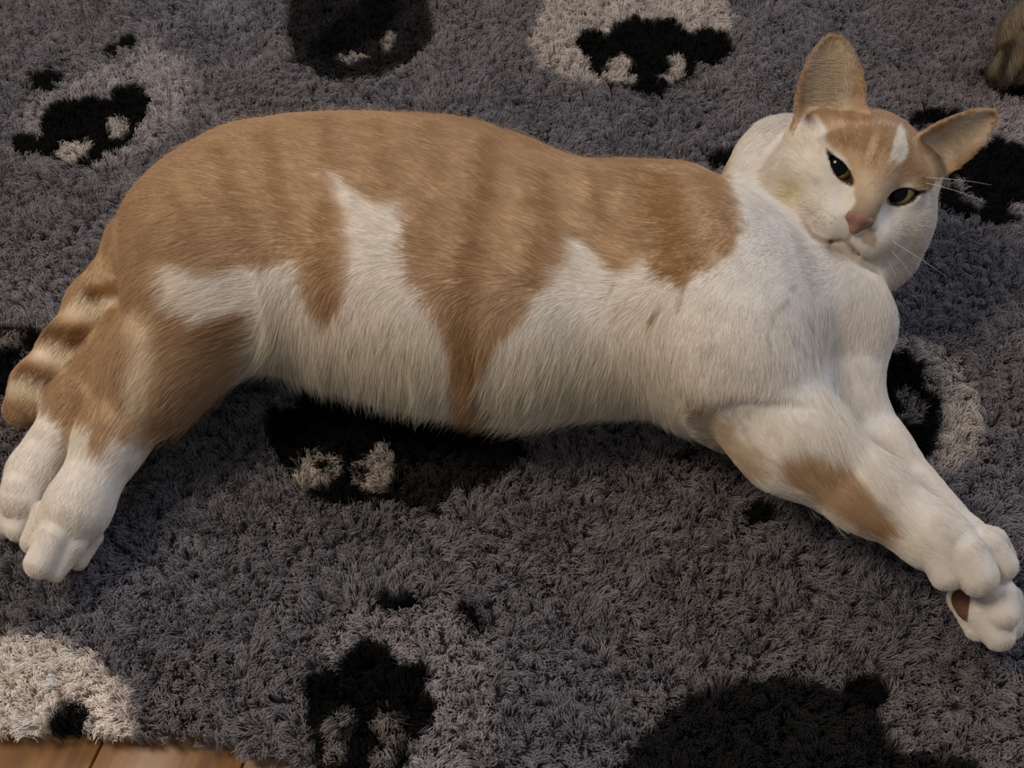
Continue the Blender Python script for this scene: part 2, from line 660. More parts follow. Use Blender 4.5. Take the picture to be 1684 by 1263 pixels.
hk = dict(grp='head', flow=None, ln=.006)
HEAD = []
HA = HEAD.append
HA(HE((0, -38, 1.5), (42, 42, 35), **hk))
for s in (-1, 1):
    HA(HE((s * (31 if s < 0 else 28), -24, -19), (25, 26, 27), k=10, **hk))
    HA(HE((s * 23, -25, -38), (29, 27, 22), k=12, **dict(hk, ln=.010)))
    HA(HE((s * 17, -8, 11), (17, 9.5, 9), k=9, **hk))              # brow
HA(HE((25, -21, -45), (25, 22, 19), k=10, **dict(hk, ln=.009)))
HA(HC((0, -8, 14), (0, 12.5, -15), 15, 9.5, k=9, **dict(hk, ln=.003)))    # bridge of the nose
for s in (-1, 1):
    HA(HE((s * 20, -9, -19), (18, 15, 17), k=10, **hk))
    HA(HE((s * (36 if s < 0 else 30), -35, 7), (17 if s < 0 else 15, 20, 18), k=10, **hk))           # below the ear
    HA(HE((s * 12.5, 4.5, -27.5), (16, 13.5, 12.5), k=9, **dict(hk, ln=.004)))   # whisker pads
HA(HE((0, -2, -40), (15, 12, 9.5), k=5, **dict(hk, ln=.005)))    # chin
# sockets
EYES = [(-19.2, -7.6, 0.8, 10.5), (19.8, -7.6, 0.0, 10.5)]
for i, (x, y, z, r) in enumerate(EYES):
    s = -1 if x < 0 else 1
    HA(HE((x, -6, z), (13.5, 9.5, 10.5), k=5, **dict(hk, ln=.003)))      # lids
    # an almond that slants up to the outside, narrower on the squinting side
    R = rot_local('Y', -s * 29)
    HA(HE((x, 4.0, z), (8.2, 12, 3.5 if i == 0 else 4.7), k=1.4, R=R, op='-', grp='head'))
    HA(HE((x + s * 6.2, 2.0, z + 3.5), (4.4, 9, 1.6), k=1.5, R=R, op='-', grp='head'))
# mouth: cleft below the nose and the two lips
for a, b, r in (((0, 19.5, -25), (0, 16.5, -33.5), 1.0), ((0, 16.5, -34), (-9, 13.2, -38.0), 1.3), ((-9, 13.2, -38.0), (-20, 4, -37.5), 1.4), ((-20, 4, -37.5), (-27, -6, -33), 1.3),
                ((0, 16.5, -34), (8, 13.0, -38.5), 1.3), ((8, 13.0, -38.5), (17, 7, -40), 1.2)):
    HA(HC(a, b, r, r, k=1.6, op='-', grp='head'))


def ear(s, base, tip, wdir, w0, cup, grp):
    """a cupped triangular shell; the open side looks along n"""
    b = hp(*base); t = hp(*tip)
    H = np.linalg.norm(t - b)
    ah = (t - b) / H
    w = HM @ np.array(wdir, float)
    w -= ah * (w @ ah); w /= np.linalg.norm(w)
    n = np.cross(w, ah)
    if n @ hf < 0:
        n = -n
    w0 = w0 * MMH; th = 1.9 * MMH

    def f(p):
        q = p - b
        h_ = q @ ah / H; x = q @ w; z = q @ n
        hh = np.clip(h_, -0.4, 1)
        wid = w0 * np.power(np.clip(1 - np.clip(hh, 0, 1) ** 2.2, 0, 1), 0.62) * (1 + 0.12 * np.clip(-hh, 0, 1)) + 0.0006
        c = cup * MMH * (1 - 0.55 * np.clip(hh, 0, 1))
        xr = np.clip(np.abs(x) / wid, 0, 1.3)
        z0 = c * (xr ** 2.2 - 0.6) - 5 * MMH * np.clip(hh, 0, 1) ** 2 * 0
        d1 = (np.abs(z - z0) - th) * 0.72
        d2 = (np.abs(x) - wid) * 0.8
        d3 = (h_ - 1) * H
        d4 = (-0.22 - h_) * H
        return -smin(-smin(1e3, d1, 1e-4), -np.maximum(np.maximum(d2, d3), d4), 0.0022)
    lo = np.minimum(b, t) - w0 * 1.5 - 0.012; hi = np.maximum(b, t) + w0 * 1.5 + 0.012
    return Prim(f, lo, hi, 3.5 * MMH, grp=grp, flow=ah, ln=.004), (b, ah, w, n, H, w0)


pe, EARL = ear(-1, (-34.5, -30, 24), (-53, -31, 65), (.87, -.10, .45), 21.5, 9, 'ear')
HA(pe)
pe, EARR = ear(1, (32.5, -30, 25.5), (55, -32, 59), (.83, -.25, -.52), 17.5, 8, 'ear')
HA(pe)
prims += HEAD
# lies on the rug: flattened underneath
flat = Prim(lambda p: (p[..., 2] + 0.0065), (-.5, -.4, -.05), (.5, .4, -.004), 0.006, op='-', grp='torso', flow=BACK)
prims.append(flat)

VOX = 0.00135
glo = np.array([at(-60, 800, 0)[0] - .02, at(800, 1100, 0)[1] - .02, -0.012])
ghi = np.array([at(1690, 300, .05)[0] + .03, at(800, 150, .06)[1] + .05, 0.170])
V, F = polygonise(prims, glo, ghi, VOX)
# keep the largest connected piece only
lab = np.arange(len(V))
for _ in range(400):
    m = lab[F].min(1)
    nl = lab.copy()
    for i in range(4):
        np.minimum.at(nl, F[:, i], m)
    nl = nl[nl]
    if (nl == lab).all():
        break
    lab = nl
big = np.bincount(lab).argmax()
keep = lab == big
F = F[keep[F].all(1)]
remap = np.cumsum(keep) - 1
V = V[keep]; F = remap[F]
V = relax(V, F, 2, 0.5)
N = vert_normals(V, F)
print('cat verts', len(V))

# ------------------------------------------------------------------ coat: colour of the fur over the body
def to_uv(p):
    """the cat's own lengthwise / crosswise plane, on which its markings are drawn"""
    return np.stack([p @ RGT, p @ UPV], -1)


def hit(pix, z=0.055):
    pix = np.asarray(pix, float)
    d = ray(pix[:, 0], pix[:, 1])
    t = np.full(len(pix), 0.40)
    done = np.zeros(len(pix), bool)
    for _ in range(70):
        D = field(prims, CAM + d * t[:, None])
        t = np.where(done, t, t + np.clip(D, -.01, .03) * 0.8)
        done |= np.abs(D) < 0.0008
        done |= t > 1.0
    p = CAM + d * t[:, None]
    miss = t > 0.99
    q = at(pix[:, 0], pix[:, 1], z)
    p[miss] = q[miss]
    return p


def L(*xy):
    return [(xy[i], xy[i + 1]) for i in range(0, len(xy), 2)]


BODYG = ('torso', 'thigh', 'hind', 'neck', 'far_hind', 'far_fore', 'fore')
# (tone, outline on the photograph, limbs it lies on, softness px, ragged px)
PATCH = [
    ('ginger', L(60, 500, 80, 420, 140, 300, 300, 150, 450, 120, 700, 120, 1000, 200, 1180, 220, 1200, 262, 1207, 300, 1217, 335, 1223, 372, 1215, 402, 1190, 430,
                 1150, 447, 1128, 472, 1100, 462, 1075, 442, 1058, 432, 1040, 447, 1012, 452, 990, 422, 968, 398, 948, 396, 935, 432, 908, 472, 888, 492, 850, 532,
                 812, 572, 794, 618, 800, 650, 818, 672, 812, 700, 775, 705, 752, 680, 742, 655, 740, 600, 733, 556, 718, 520, 690, 482, 670, 442, 660, 402, 670, 368,
                 668, 338, 648, 332, 625, 338, 600, 322, 566, 296, 550, 282, 548, 292, 560, 325, 575, 352, 580, 420, 572, 480, 562, 512, 535, 528, 508, 505, 494, 455,
                 490, 436, 480, 430, 440, 438, 400, 444, 340, 446, 300, 436, 274, 428, 268, 470, 276, 500, 300, 512, 330, 530, 372, 516, 415, 505, 418, 560, 400, 610,
                 370, 660, 250, 730, 232, 728, 205, 716, 186, 722, 168, 752, 152, 742, 150, 712, 140, 700, 110, 640), ('torso', 'thigh', 'hind', 'neck'), 9, 9),
    ('cream', L(205, 515, 240, 500, 262, 520, 262, 600, 250, 660, 238, 690, 215, 670, 205, 640, 214, 600, 226, 560), ('hind', 'thigh', 'torso'), 16, 12),
    ('ginger', L(420, 150, -50, 150, -50, 560, 60, 640, 96, 690, 108, 728, 124, 745, 150, 700, 240, 600), ('far_hind',), 8, 6),
    ('ginger', L(1272, 758, 1325, 744, 1380, 752, 1415, 788, 1442, 830, 1472, 864, 1468, 896, 1415, 880, 1375, 848, 1325, 818, 1285, 792), ('fore',), 10, 9),
    ('ginger_shade', L(1120, 640, 1155, 655, 1205, 695, 1262, 765, 1240, 800, 1180, 750, 1120, 690), ('fore', 'torso'), 16, 12),  # light ginger along the elbow, with the shade there painted in
    ('belly', L(385, 625, 400, 560, 470, 500, 520, 540, 700, 560, 740, 640, 760, 720, 380, 690), ('torso', 'thigh'), 60, 12),
    ('belly', L(800, 600, 900, 570, 1100, 600, 1180, 700, 1180, 800, 800, 740), ('torso', 'fore'), 50, 12),
]
# (tone, line, half width px, strength, limbs)
STRIPE = [
    ('dark', L(545, 350, 530, 410, 540, 490), 16, .55, ('torso', 'thigh')),
    ('dark', L(300, 330, 340, 400), 14, .35, ('torso', 'thigh')), ('dark', L(250, 390, 290, 425), 12, .3, ('torso', 'thigh')),
    ('dark', L(365, 250, 395, 330, 425, 400), 15, .4, ('torso', 'thigh')), ('dark', L(445, 225, 465, 320, 485, 400), 15, .4, ('torso', 'thigh')),
    ('dark', L(540, 205, 550, 270), 15, .35, ('torso',)), ('dark', L(630, 205, 645, 300), 16, .35, ('torso',)), ('dark', L(720, 210, 735, 290), 15, .3, ('torso',)),
    ('dark', L(815, 240, 800, 340, 778, 430, 765, 540, 770, 600), 18, .6, ('torso',)), ('dark', L(900, 300, 912, 370, 885, 455), 16, .5, ('torso',)),
    ('dark', L(720, 350, 700, 400), 18, .3, ('torso',)), ('dark', L(980, 290, 1005, 380), 15, .4, ('torso',)),
    ('dark', L(1095, 300, 1105, 370, 1128, 460), 32, .8, ('torso', 'neck')), ('dark', L(1175, 300, 1195, 390), 22, .4, ('torso', 'neck')),
    ('dark', L(1050, 290, 1045, 400), 16, .3, ('torso',)), ('dark', L(400, 192, 560, 180, 760, 196, 900, 240, 1050, 262, 1180, 275), 14, .35, ('torso',)),
    ('pale', L(300, 290, 330, 330), 10, .3, ('torso',)), ('pale', L(960, 300, 950, 350), 18, .3, ('torso',)), ('pale', L(850, 320, 850, 430), 18, .3, ('torso',)),
    ('dark', L(330, 560, 390, 530, 410, 520), 14, .25, ('thigh', 'hind', 'torso')), ('dark', L(310, 640, 300, 690), 14, .3, ('hind',)), ('dark', L(270, 560, 300, 590, 340, 600), 14, .2, ('hind', 'thigh')),
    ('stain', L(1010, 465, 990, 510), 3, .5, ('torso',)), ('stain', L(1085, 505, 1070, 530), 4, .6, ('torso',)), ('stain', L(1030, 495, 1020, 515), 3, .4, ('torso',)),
    ('dark', L(1125, 465, 1120, 500), 4, .6, ('torso',)),
    ('taupe', L(1235, 515, 1268, 516, 1298, 492), 2.2, .32, ('torso', 'neck')), ('taupe', L(1274, 522, 1262, 548, 1268, 570), 2, .32, ('torso', 'neck')), ('taupe', L(1320, 512, 1345, 538, 1362, 546), 2, .32, ('torso', 'neck', 'far_fore')),  # chest fur creases, here and next line: their shade painted as thin lines
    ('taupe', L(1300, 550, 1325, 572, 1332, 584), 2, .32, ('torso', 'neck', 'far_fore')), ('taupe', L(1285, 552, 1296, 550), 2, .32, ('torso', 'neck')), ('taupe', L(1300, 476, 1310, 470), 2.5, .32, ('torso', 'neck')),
    ('cream', L(165, 500, 130, 505), 22, .8, ('tail',)), ('ring', L(205, 455, 150, 478), 13, .9, ('tail', 'torso', 'hind')),
    ('ring', L(175, 560, 130, 548, 85, 545), 17, .95, ('tail',)), ('cream', L(150, 605, 110, 585, 70, 575), 17, .9, ('tail',)),
    ('ring', L(125, 640, 80, 618, 40, 605), 13, .75, ('tail',)), ('cream', L(100, 665, 60, 640, 25, 630), 15, .9, ('tail',)),
    ('dark', L(80, 690, 50, 668, 15, 655), 8, .4, ('tail',)),
]
TONE = {'white': np.array([.80, .75, .685]), 'ginger': np.array([.52, .362, .226]), 'ginger_shade': np.array([.50, .385, .26]), 'dark': np.array([.36, .215, .10]),
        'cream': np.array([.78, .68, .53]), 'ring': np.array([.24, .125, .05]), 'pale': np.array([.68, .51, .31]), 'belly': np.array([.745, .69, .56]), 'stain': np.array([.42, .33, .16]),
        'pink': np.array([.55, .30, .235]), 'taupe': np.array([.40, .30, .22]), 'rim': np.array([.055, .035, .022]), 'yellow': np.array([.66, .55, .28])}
GRP = ['torso', 'thigh', 'hind', 'far_hind', 'tail', 'neck', 'far_fore', 'fore', 'head', 'ear']
GI = {g: i for i, g in enumerate(GRP)}
pix_all = [q for P_ in PATCH for q in P_[1]] + [q for s_ in STRIPE for q in s_[1]]
uv_all = to_uv(hit(pix_all))
k0 = 0
PATCH_UV, STRIPE_UV = [], []
for P_ in PATCH:
    PATCH_UV.append(uv_all[k0:k0 + len(P_[1])]); k0 += len(P_[1])
for s_ in STRIPE:
    STRIPE_UV.append(uv_all[k0:k0 + len(s_[1])]); k0 += len(s_[1])
PXM = 0.00035


def head_local(p):
    return (p - EYE_MID) @ HM / MMH


# markings of the face in head coordinates (x across, z up), for what faces forward
CAP = L(-60, 90, -60, 30, -47, 16, -40, 20, -34, 17, -33, 12, -27, 9.5, -20, 7.5, -15.5, 4, -13, -1.5, -9, -5, -6.5, -10, -7.5, -16, -8, -20, 0, -24, 8, -20, 8.5, -15, 8.5, -9,
        11.5, -3, 13, 4, 20, 8.5, 27, 7, 33, 6, 40, 12, 47, 14, 90, 20, 90, 90)
BLAZE = L(0.5, 26, 4.5, 34, 8.5, 32, 11.5, 24, 11, 17, 6.5, 14, 1.5, 15.5)
SPOT = L(7.5, -20, 11, -21, 15, -26, 15, -31, 9, -31, 5, -28)


def coat(p, g, n_noise=True):
    uv = to_uv(p)
    nz1 = noise3(p, 160, 1); nz2 = noise3(p, 420, 2); nz3 = noise3(p, 60, 3)
    jit = 0.6 * nz1 + 0.4 * nz2
    col = np.tile(TONE['white'], (len(p), 1))
    gin = np.zeros(len(p))

    def mixin(m, tone):
        nonlocal col
        col = col * (1 - m[:, None]) + tone * m[:, None]
    onbody = g < GI['head']
    tail = g == GI['tail']
    if tail.any():
        mixin(tail * 1.0, TONE['ginger']); gin = np.maximum(gin, tail)
    for (tone, poly, gs, soft, rag), q in zip(PATCH, PATCH_UV):
        sel = np.isin(g, [GI[x] for x in gs])
        if not sel.any():
            continue
        mg = (soft + rag + 2) * PXM
        sel = sel & ((uv > q.min(0) - mg) & (uv < q.max(0) + mg)).all(1)
        d = np.full(len(p), 1e3)
        d[sel] = poly_sd(uv[sel], q) / PXM + rag * jit[sel]
        m = sst(-d, -soft, soft) * sel
        if tone == 'belly':
            m = m * 0.8 * (1 - gin)
        if tone == 'ginger_shade':
            m = m * .85
        if tone.startswith('ginger'):
            gin = np.maximum(gin, m)
        if tone == 'cream':
            m = m * .9
        mixin(m, TONE[tone])
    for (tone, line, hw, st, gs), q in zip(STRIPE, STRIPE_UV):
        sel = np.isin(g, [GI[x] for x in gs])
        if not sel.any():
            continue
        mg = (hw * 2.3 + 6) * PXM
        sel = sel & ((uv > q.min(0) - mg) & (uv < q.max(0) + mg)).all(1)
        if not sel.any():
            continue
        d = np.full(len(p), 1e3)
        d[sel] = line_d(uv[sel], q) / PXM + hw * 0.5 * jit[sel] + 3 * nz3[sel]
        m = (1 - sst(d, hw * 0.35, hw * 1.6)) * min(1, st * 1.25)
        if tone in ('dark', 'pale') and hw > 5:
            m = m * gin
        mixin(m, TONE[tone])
    # the head
    hd = g >= GI['head']
    if hd.any():
        q = head_local(p[hd])
        xz = q[:, [0, 2]]
        j = jit[hd]
        front = sst(q[:, 1], -34, -24)
        c = np.tile(TONE['white'], (hd.sum(), 1))
        m = sst(-(poly_sd(xz, CAP) + 1.4 * j), -1.4, 1.4)
        back = sst(-q[:, 1], 34, 48) * sst(q[:, 2], -2, 8)
        m = np.maximum(m, back)
        m = np.maximum(m, (g[hd] == GI['ear']) * 1.0)
        # forehead lines
        c = c * (1 - m[:, None]) + TONE['ginger'] * 1.02 * m[:, None]
        st = np.zeros(len(q))
        for ln_, w_, s_ in ((L(-15, 30, -13, 18, -10, 9), 2.2, .5), (L(-5, 28, -6, 16, -6, 8), 2.0, .45), (L(2, 12, 3, 4), 2.0, .35), (L(-24, 30, -22, 18), 2.6, .45), (L(14, 30, 12, 16), 2.4, .4), (L(22, 30, 24, 18), 3, .4), (L(-30, 20, -22, 12), 1.8, .4)):
            st = np.maximum(st, (1 - sst(line_d(xz, ln_) + .8 * j, .3 * w_, 1.7 * w_)) * s_)
        st = st * m
        c = c * (1 - st[:, None]) + TONE['dark'] * 1.25 * st[:, None]
        pl = (1 - sst(line_d(xz, L(-9, 22, -9, 12)), .8, 3.0)) * .5 * m
        pl = np.maximum(pl, np.exp(-((xz[:, 0] / 14) ** 2 + ((xz[:, 1] - 2) / 9) ** 2)) * .45 * m)
        c = c * (1 - pl[:, None]) + TONE['cream'] * pl[:, None]
        tp = sst(-xz[:, 1], 3, 12) * m
        c = c * (1 - .9 * tp[:, None]) + TONE['taupe'] * .9 * tp[:, None]
        b = sst(-(poly_sd(xz, BLAZE) + 1.2 * j), -1.0, 1.0) * front
        c = c * (1 - b[:, None]) + TONE['white'] * b[:, None]
        b = sst(-(poly_sd(xz, SPOT) + 1.2 * j), -1.2, 1.2) * front * .8
        c = c * (1 - b[:, None]) + TONE['taupe'] * b[:, None]
        # yellowish cheek fold, shadow under the chin painted in as brown
        b = np.exp(-(((xz[:, 0] + 38) / 6) ** 2 + ((xz[:, 1] + 25) / 12) ** 2)) * .6 * (1 - m)
        c = c * (1 - b[:, None]) + TONE['yellow'] * b[:, None]
        b = np.exp(-(((xz[:, 0] + 3) / 14) ** 2 + ((xz[:, 1] + 41) / 4.5) ** 2)) * .55
        c = c * (1 - b[:, None]) + TONE['taupe'] * b[:, None]
        # whisker spots on the pads
        for sx_ in (-1, 1):
            for (a0, b0, n_) in ((-13, -23.5, 4), (-14, -27, 5), (-13, -30.5, 4)):
                for t_ in range(n_):
                    dd = np.hypot(xz[:, 0] - sx_ * (-a0 + 0) - sx_ * 2.3 * t_, xz[:, 1] - b0 - .5 * t_)
                    b = (1 - sst(dd, .25, .95)) * front * .55 * (.4 if sx_ > 0 else 1)
                    c = c * (1 - b[:, None]) + TONE['dark'] * .8 * b[:, None]
        # dark spot at the foot of the left ear
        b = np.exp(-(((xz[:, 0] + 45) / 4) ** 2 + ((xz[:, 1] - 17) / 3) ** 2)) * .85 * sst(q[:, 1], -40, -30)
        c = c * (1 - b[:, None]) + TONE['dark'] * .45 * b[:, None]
        # lips
        dl = np.minimum(line_d(xz, L(0, -27, 0, -33.5, -9, -38, -20, -37.5, -27, -33)), line_d(xz, L(0, -33.5, 8, -38.5, 17, -40)))
        b = (1 - sst(dl, .9, 1.9)) * sst(q[:, 1], -8, 0) * .55
        c = c * (1 - b[:, None]) + TONE['pink'] * .6 * b[:, None]
        # eye rims
        for i, (x, y, z, r) in enumerate(EYES):
            s = -1 if x < 0 else 1
            R = rot_local('Y', -s * 29)
            w_ = (q - np.array([x, 4.0, z])) @ R
            dd = np.sqrt((w_[:, 0] / 8.2) ** 2 + (w_[:, 2] / (3.5 if i == 0 else 4.7)) ** 2)
            b = (1 - sst(dd, 1.10, 1.24)) * (q[:, 1] > -10)
            w2 = (q - np.array([x + s * 6.2, 2.0, z + 3.5])) @ R
            d2 = np.sqrt((w2[:, 0] / 4.4) ** 2 + (w2[:, 2] / 1.6) ** 2)
            b = np.maximum(b, (1 - sst(d2, 1.0, 1.5)) * (q[:, 1] > -12))
            c = c * (1 - b[:, None]) + TONE['rim'] * b[:, None]
        # inside of the ears: pale pinkish skin showing between the hairs
        ie = g[hd] == GI['ear']
        for (b0, ah, w, n, H, w0), ss in ((EARL, -1), (EARR, 1)):
            rel = p[hd] - b0
            hh = rel @ ah / H
            xx = np.abs(rel @ w) / w0
            zz = rel @ n
            side = (q[:, 0] * ss > 0) & ie
            b = side * (1 - sst(xx, .45, .8)) * (1 - sst(hh, .75, 1.0)) * .7
            c = c * (1 - b[:, None]) + TONE['cream'] * .85 * b[:, None]
        col[hd] = c
    v = 1 + 0.07 * nz2 + 0.05 * nz1
    return np.clip(col * v[:, None], 0.01, 0.95).astype(np.float32)


# limb of every vertex, direction and length of its hair
adds = [pr for pr in prims if pr.op == '+']
best = np.full(len(V), 9.0)
gid = np.zeros(len(V), np.int32)
wsum = np.zeros(len(V)); flow = np.zeros((len(V), 3)); flen = np.zeros(len(V))
dall = []
for pr in adds:
    d = np.full(len(V), 9.0)
    box = ((V > pr.lo - .03) & (V < pr.hi + .03)).all(1)
    d[box] = pr.f(V[box])
    dall.append(d.astype(np.float32))
    m = d < best
    best[m] = d[m]; gid[m] = GI[pr.grp]
nose_p = hp(0, 16, -20)
for pr, d in zip(adds, dall):
    w = np.exp(-np.clip(d - best, 0, .2) / .006)
    if pr.grp == 'head':
        fv = V - nose_p
        fv = fv / np.maximum(np.linalg.norm(fv, axis=1, keepdims=True), 1e-9)
    else:
        fv = pr.flow
    flow += w[:, None] * fv
    flen += w * pr.ln
    wsum += w
flow /= wsum[:, None]; flen /= wsum
# on the trunk the hair turns down over the belly
uvV = to_uv(V)
isT = np.isin(gid, [GI['torso']])
Tx = np.interp(V[:, 0], TRW[:, 0], TRW[:, 1]); Ta = np.interp(V[:, 0], TRW[:, 0], TRW[:, 2])
tt = (V[:, 1] - Tx) / Ta
bel = sst(-tt, 0.30, 0.95) * isT * (V[:, 0] > at(420, 600, .03)[0])
flow = flow * (1 - bel[:, None]) + np.array([-.25, -.75, -.55]) * bel[:, None]
flen = flen + .007 * sst(-tt, .80, 1.0) * isT * (1 - sst(V[:, 0], at(980, 600, .03)[0], at(1080, 600, .03)[0]))
bel = bel * (1 - .6 * sst(V[:, 0], at(900, 600, .03)[0], at(1080, 600, .03)[0]))

flen = flen * (1 - .38 * sst(V[:, 0], at(1020, 500, .08)[0], at(1150, 500, .08)[0]) * np.isin(gid, [GI['torso'], GI['neck'], GI['fore']]) * (V[:, 0] < at(1330, 720, .06)[0]))
cat = empty('cat', (float(at(800, 480, 0)[0]), float(at(800, 480, 0)[1]), 0.0))
cat['label'] = 'ginger and white cat lying stretched on its side, face turned to the viewer'
cat['category'] = 'cat'
skin_mat = attr_mat('coat_skin', .85, .15, translucent=.2)
fur_mat = attr_mat('fur_strands', .62, .25, translucent=.4)
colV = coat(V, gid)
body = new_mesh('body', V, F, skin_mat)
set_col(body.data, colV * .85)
adopt(body, cat)


def grow(name, parent, V, F, N, flow, flen, dens, count, gid, colour, kpts=5, rad=5.5e-5, lift=.16, seed=1, mess=.13, under=-.004):
    r = np.random.default_rng(seed)
    T = np.concatenate([F[:, [0, 1, 2]], F[:, [0, 2, 3]]])
    ar = np.linalg.norm(np.cross(V[T[:, 1]] - V[T[:, 0]], V[T[:, 2]] - V[T[:, 0]]), axis=1) * dens[T].mean(1)
    cs = np.cumsum(ar); cs /= cs[-1]
    ti = np.searchsorted(cs, r.random(count))
    a, b = r.random(count), r.random(count)
    fl_ = a + b > 1
    a[fl_], b[fl_] = 1 - a[fl_], 1 - b[fl_]
    t = T[ti]
    w = np.stack([1 - a - b, a, b], 1)[:, :, None]
    p = (V[t] * w).sum(1); n = (N[t] * w).sum(1); f = (flow[t] * w).sum(1)
    ln = (flen[t] * w[:, :, 0]).sum(1)
    n /= np.linalg.norm(n, axis=1, keepdims=True)
    col = colour(p, gid[t[:, 0]])
    f = f - n * (f * n).sum(1, keepdims=True)
    f /= np.maximum(np.linalg.norm(f, axis=1, keepdims=True), .15)
    # locks: neighbouring hairs share a bend
    f = f + noise_vec(p, 110, 40) * mess + noise_vec(p, 330, 60) * mess * .35 + r.normal(0, .06, (count, 3))
    f = f - n * (f * n).sum(1, keepdims=True) * .8
    ln = ln * r.uniform(.65, 1.2, count) * (1 + .1 * noise3(p, 200, 90))
    lf = lift * r.uniform(.6, 1.5, count) * (1 + .15 * noise3(p, 260, 77))
    P = np.empty((count, kpts, 3), np.float32)
    s = np.linspace(0, 1, kpts)
    for i in range(kpts):
        u = s[i]
        P[:, i] = p - n * .0003 + (f * (u * ln)[:, None]) + n * ((lf * (u - .45 * u * u)) * ln)[:, None]
    R_ = np.empty((count, kpts), np.float32)
    R_[:] = rad * np.array([1, 1, .9, .7, .2])[:kpts] * r.uniform(.75, 1.25, count)[:, None]
    return new_hair(name, P, R_, col * r.uniform(.90, 1.08, count)[:, None].astype(np.float32), fur_mat, None)


# no hair on the eyelid rims, lips and nose; thin on the underside
dens = np.where(V[:, 2] < -.004, .15, 1.0)
hq = head_local(V)
isH = gid >= GI['head']
for i, (x, y, z, r) in enumerate(EYES):
    d = np.linalg.norm((hq - np.array([x, 2, z])) / np.array([1, 1.6, .75]), axis=1)
    dens *= np.where(isH, sst(d, 9.5, 12.5), 1)
    flen = np.where(isH, flen * (0.5 + .5 * sst(d, 10, 20)), flen)
d = np.linalg.norm((hq - np.array([0, 20, -21])) / np.array([1.1, 1, 1]), axis=1)
dens *= np.where(isH, sst(d, 7, 10), 1)
flen = np.where(isH, flen * (.3 + .7 * sst(d, 8, 26)), flen)
dl = np.minimum(line_d(hq[:, [0, 2]], L(0, -27, 0, -33.5, -9, -38, -20, -37.5)), line_d(hq[:, [0, 2]], L(0, -33.5, 8, -38.5, 17, -40)))
dens *= np.where(isH & (hq[:, 1] > 0), .15 + .85 * sst(dl, 1.0, 2.2), 1)
short = np.clip(flen / .012, .25, 1)
dens *= 1.0 / short ** .6
dens *= np.where(isH, 2.6, 1)
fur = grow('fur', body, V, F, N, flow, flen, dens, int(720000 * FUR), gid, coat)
fur['kind'] = 'stuff'
# longer single hairs that stand off the belly and the back, and the hair that crosses the open ears
edge = np.where(isT, .3 + 1.6 * sst(-tt, .6, .95), 0) + np.where(np.isin(gid, [GI['thigh'], GI['hind'], GI['fore']]), .5 * sst(flen, .008, .012), 0)
edge = edge * (V[:, 2] > -.003)
guard = grow('guard_hair', body, V, F, N, flow, flen * 1.35, edge, int(20000 * FUR), gid, coat, lift=.45, seed=3, mess=.25, rad=4.5e-5)
guard['kind'] = 'stuff'
guard['label'] = 'longer single hairs over belly and back'
adopt(guard, body)
ew = np.zeros(len(V)); ef = flow.copy()
for (b0, ah, w, nn, H, w0), ss in ((EARL, -1), (EARR, 1)):
    rel = V - b0
    hh = rel @ ah / H; xx = rel @ w / w0
    m = (gid == GI['ear']) & (hq[:, 0] * ss > 0) & (N @ nn > .2) & (hh > .02) & (hh < .72) & (np.abs(xx) < .5)
    ew[m] = 1
    ef[m] = (ss * w * 1.0 + .25 * ah)
tuft = grow('ear_hair', body, V, F, N, ef, np.full(len(V), .0065), ew + 1e-9, int(1500 * FUR) + 50, gid, lambda p, g: np.tile((TONE['cream'] * .95).astype(np.float32), (len(p), 1)), lift=.3, seed=4, mess=.15, rad=8e-5)
tuft['kind'] = 'stuff'
tuft['label'] = 'pale hairs inside the ears'
adopt(tuft, body)
fur['label'] = 'short ginger and white fur'
adopt(fur, body)

# ------------------------------------------------------------------ eyes
eye_mat = bpy.data.materials.new('amber_iris')
eye_mat.use_nodes = True
nt = eye_mat.node_tree
bs = nt.nodes['Principled BSDF']
bs.inputs['Roughness'].default_value = .12
bs.inputs['Coat Weight'].default_value = .8
bs.inputs['Coat Roughness'].default_value = .03
tc = nt.nodes.new('ShaderNodeTexCoord')
sx = nt.nodes.new('ShaderNodeSeparateXYZ')
nt.links.new(tc.outputs['Object'], sx.inputs[0])
dv = nt.nodes.new('ShaderNodeMath'); dv.operation = 'DIVIDE'
nt.links.new(sx.outputs['Z'], dv.inputs[0]); dv.inputs[1].default_value = 10.5 * MMH
rp = nt.nodes.new('ShaderNodeValToRGB')
els = rp.color_ramp.elements
els[0].position = .50; els[0].color = (.012, .009, .006, 1)
els[1].position = .58; els[1].color = (.14, .08, .02, 1)
e2 = els.new(.72); e2.color = (.24, .165, .05, 1)
e3 = els.new(.83); e3.color = (.15, .125, .04, 1)
nt.links.new(dv.outputs[0], rp.inputs['Fac'])
nz = nt.nodes.new('ShaderNodeTexNoise'); nz.inputs['Scale'].default_value = 900
nt.links.new(tc.outputs['Object'], nz.inputs['Vector'])
mx = nt.nodes.new('ShaderNodeMix'); mx.data_type = 'RGBA'; mx.blend_type = 'MULTIPLY'
mx.inputs['Factor'].default_value = .35
nt.links.new(rp.outputs['Color'], mx.inputs['A'])
nt.links.new(nz.outputs['Color'], mx.inputs['B'])
nt.links.new(mx.outputs['Result'], bs.inputs['Base Color'])
pupil_mat = plain_mat('pupil_black', (.002, .002, .002), .04, .15)


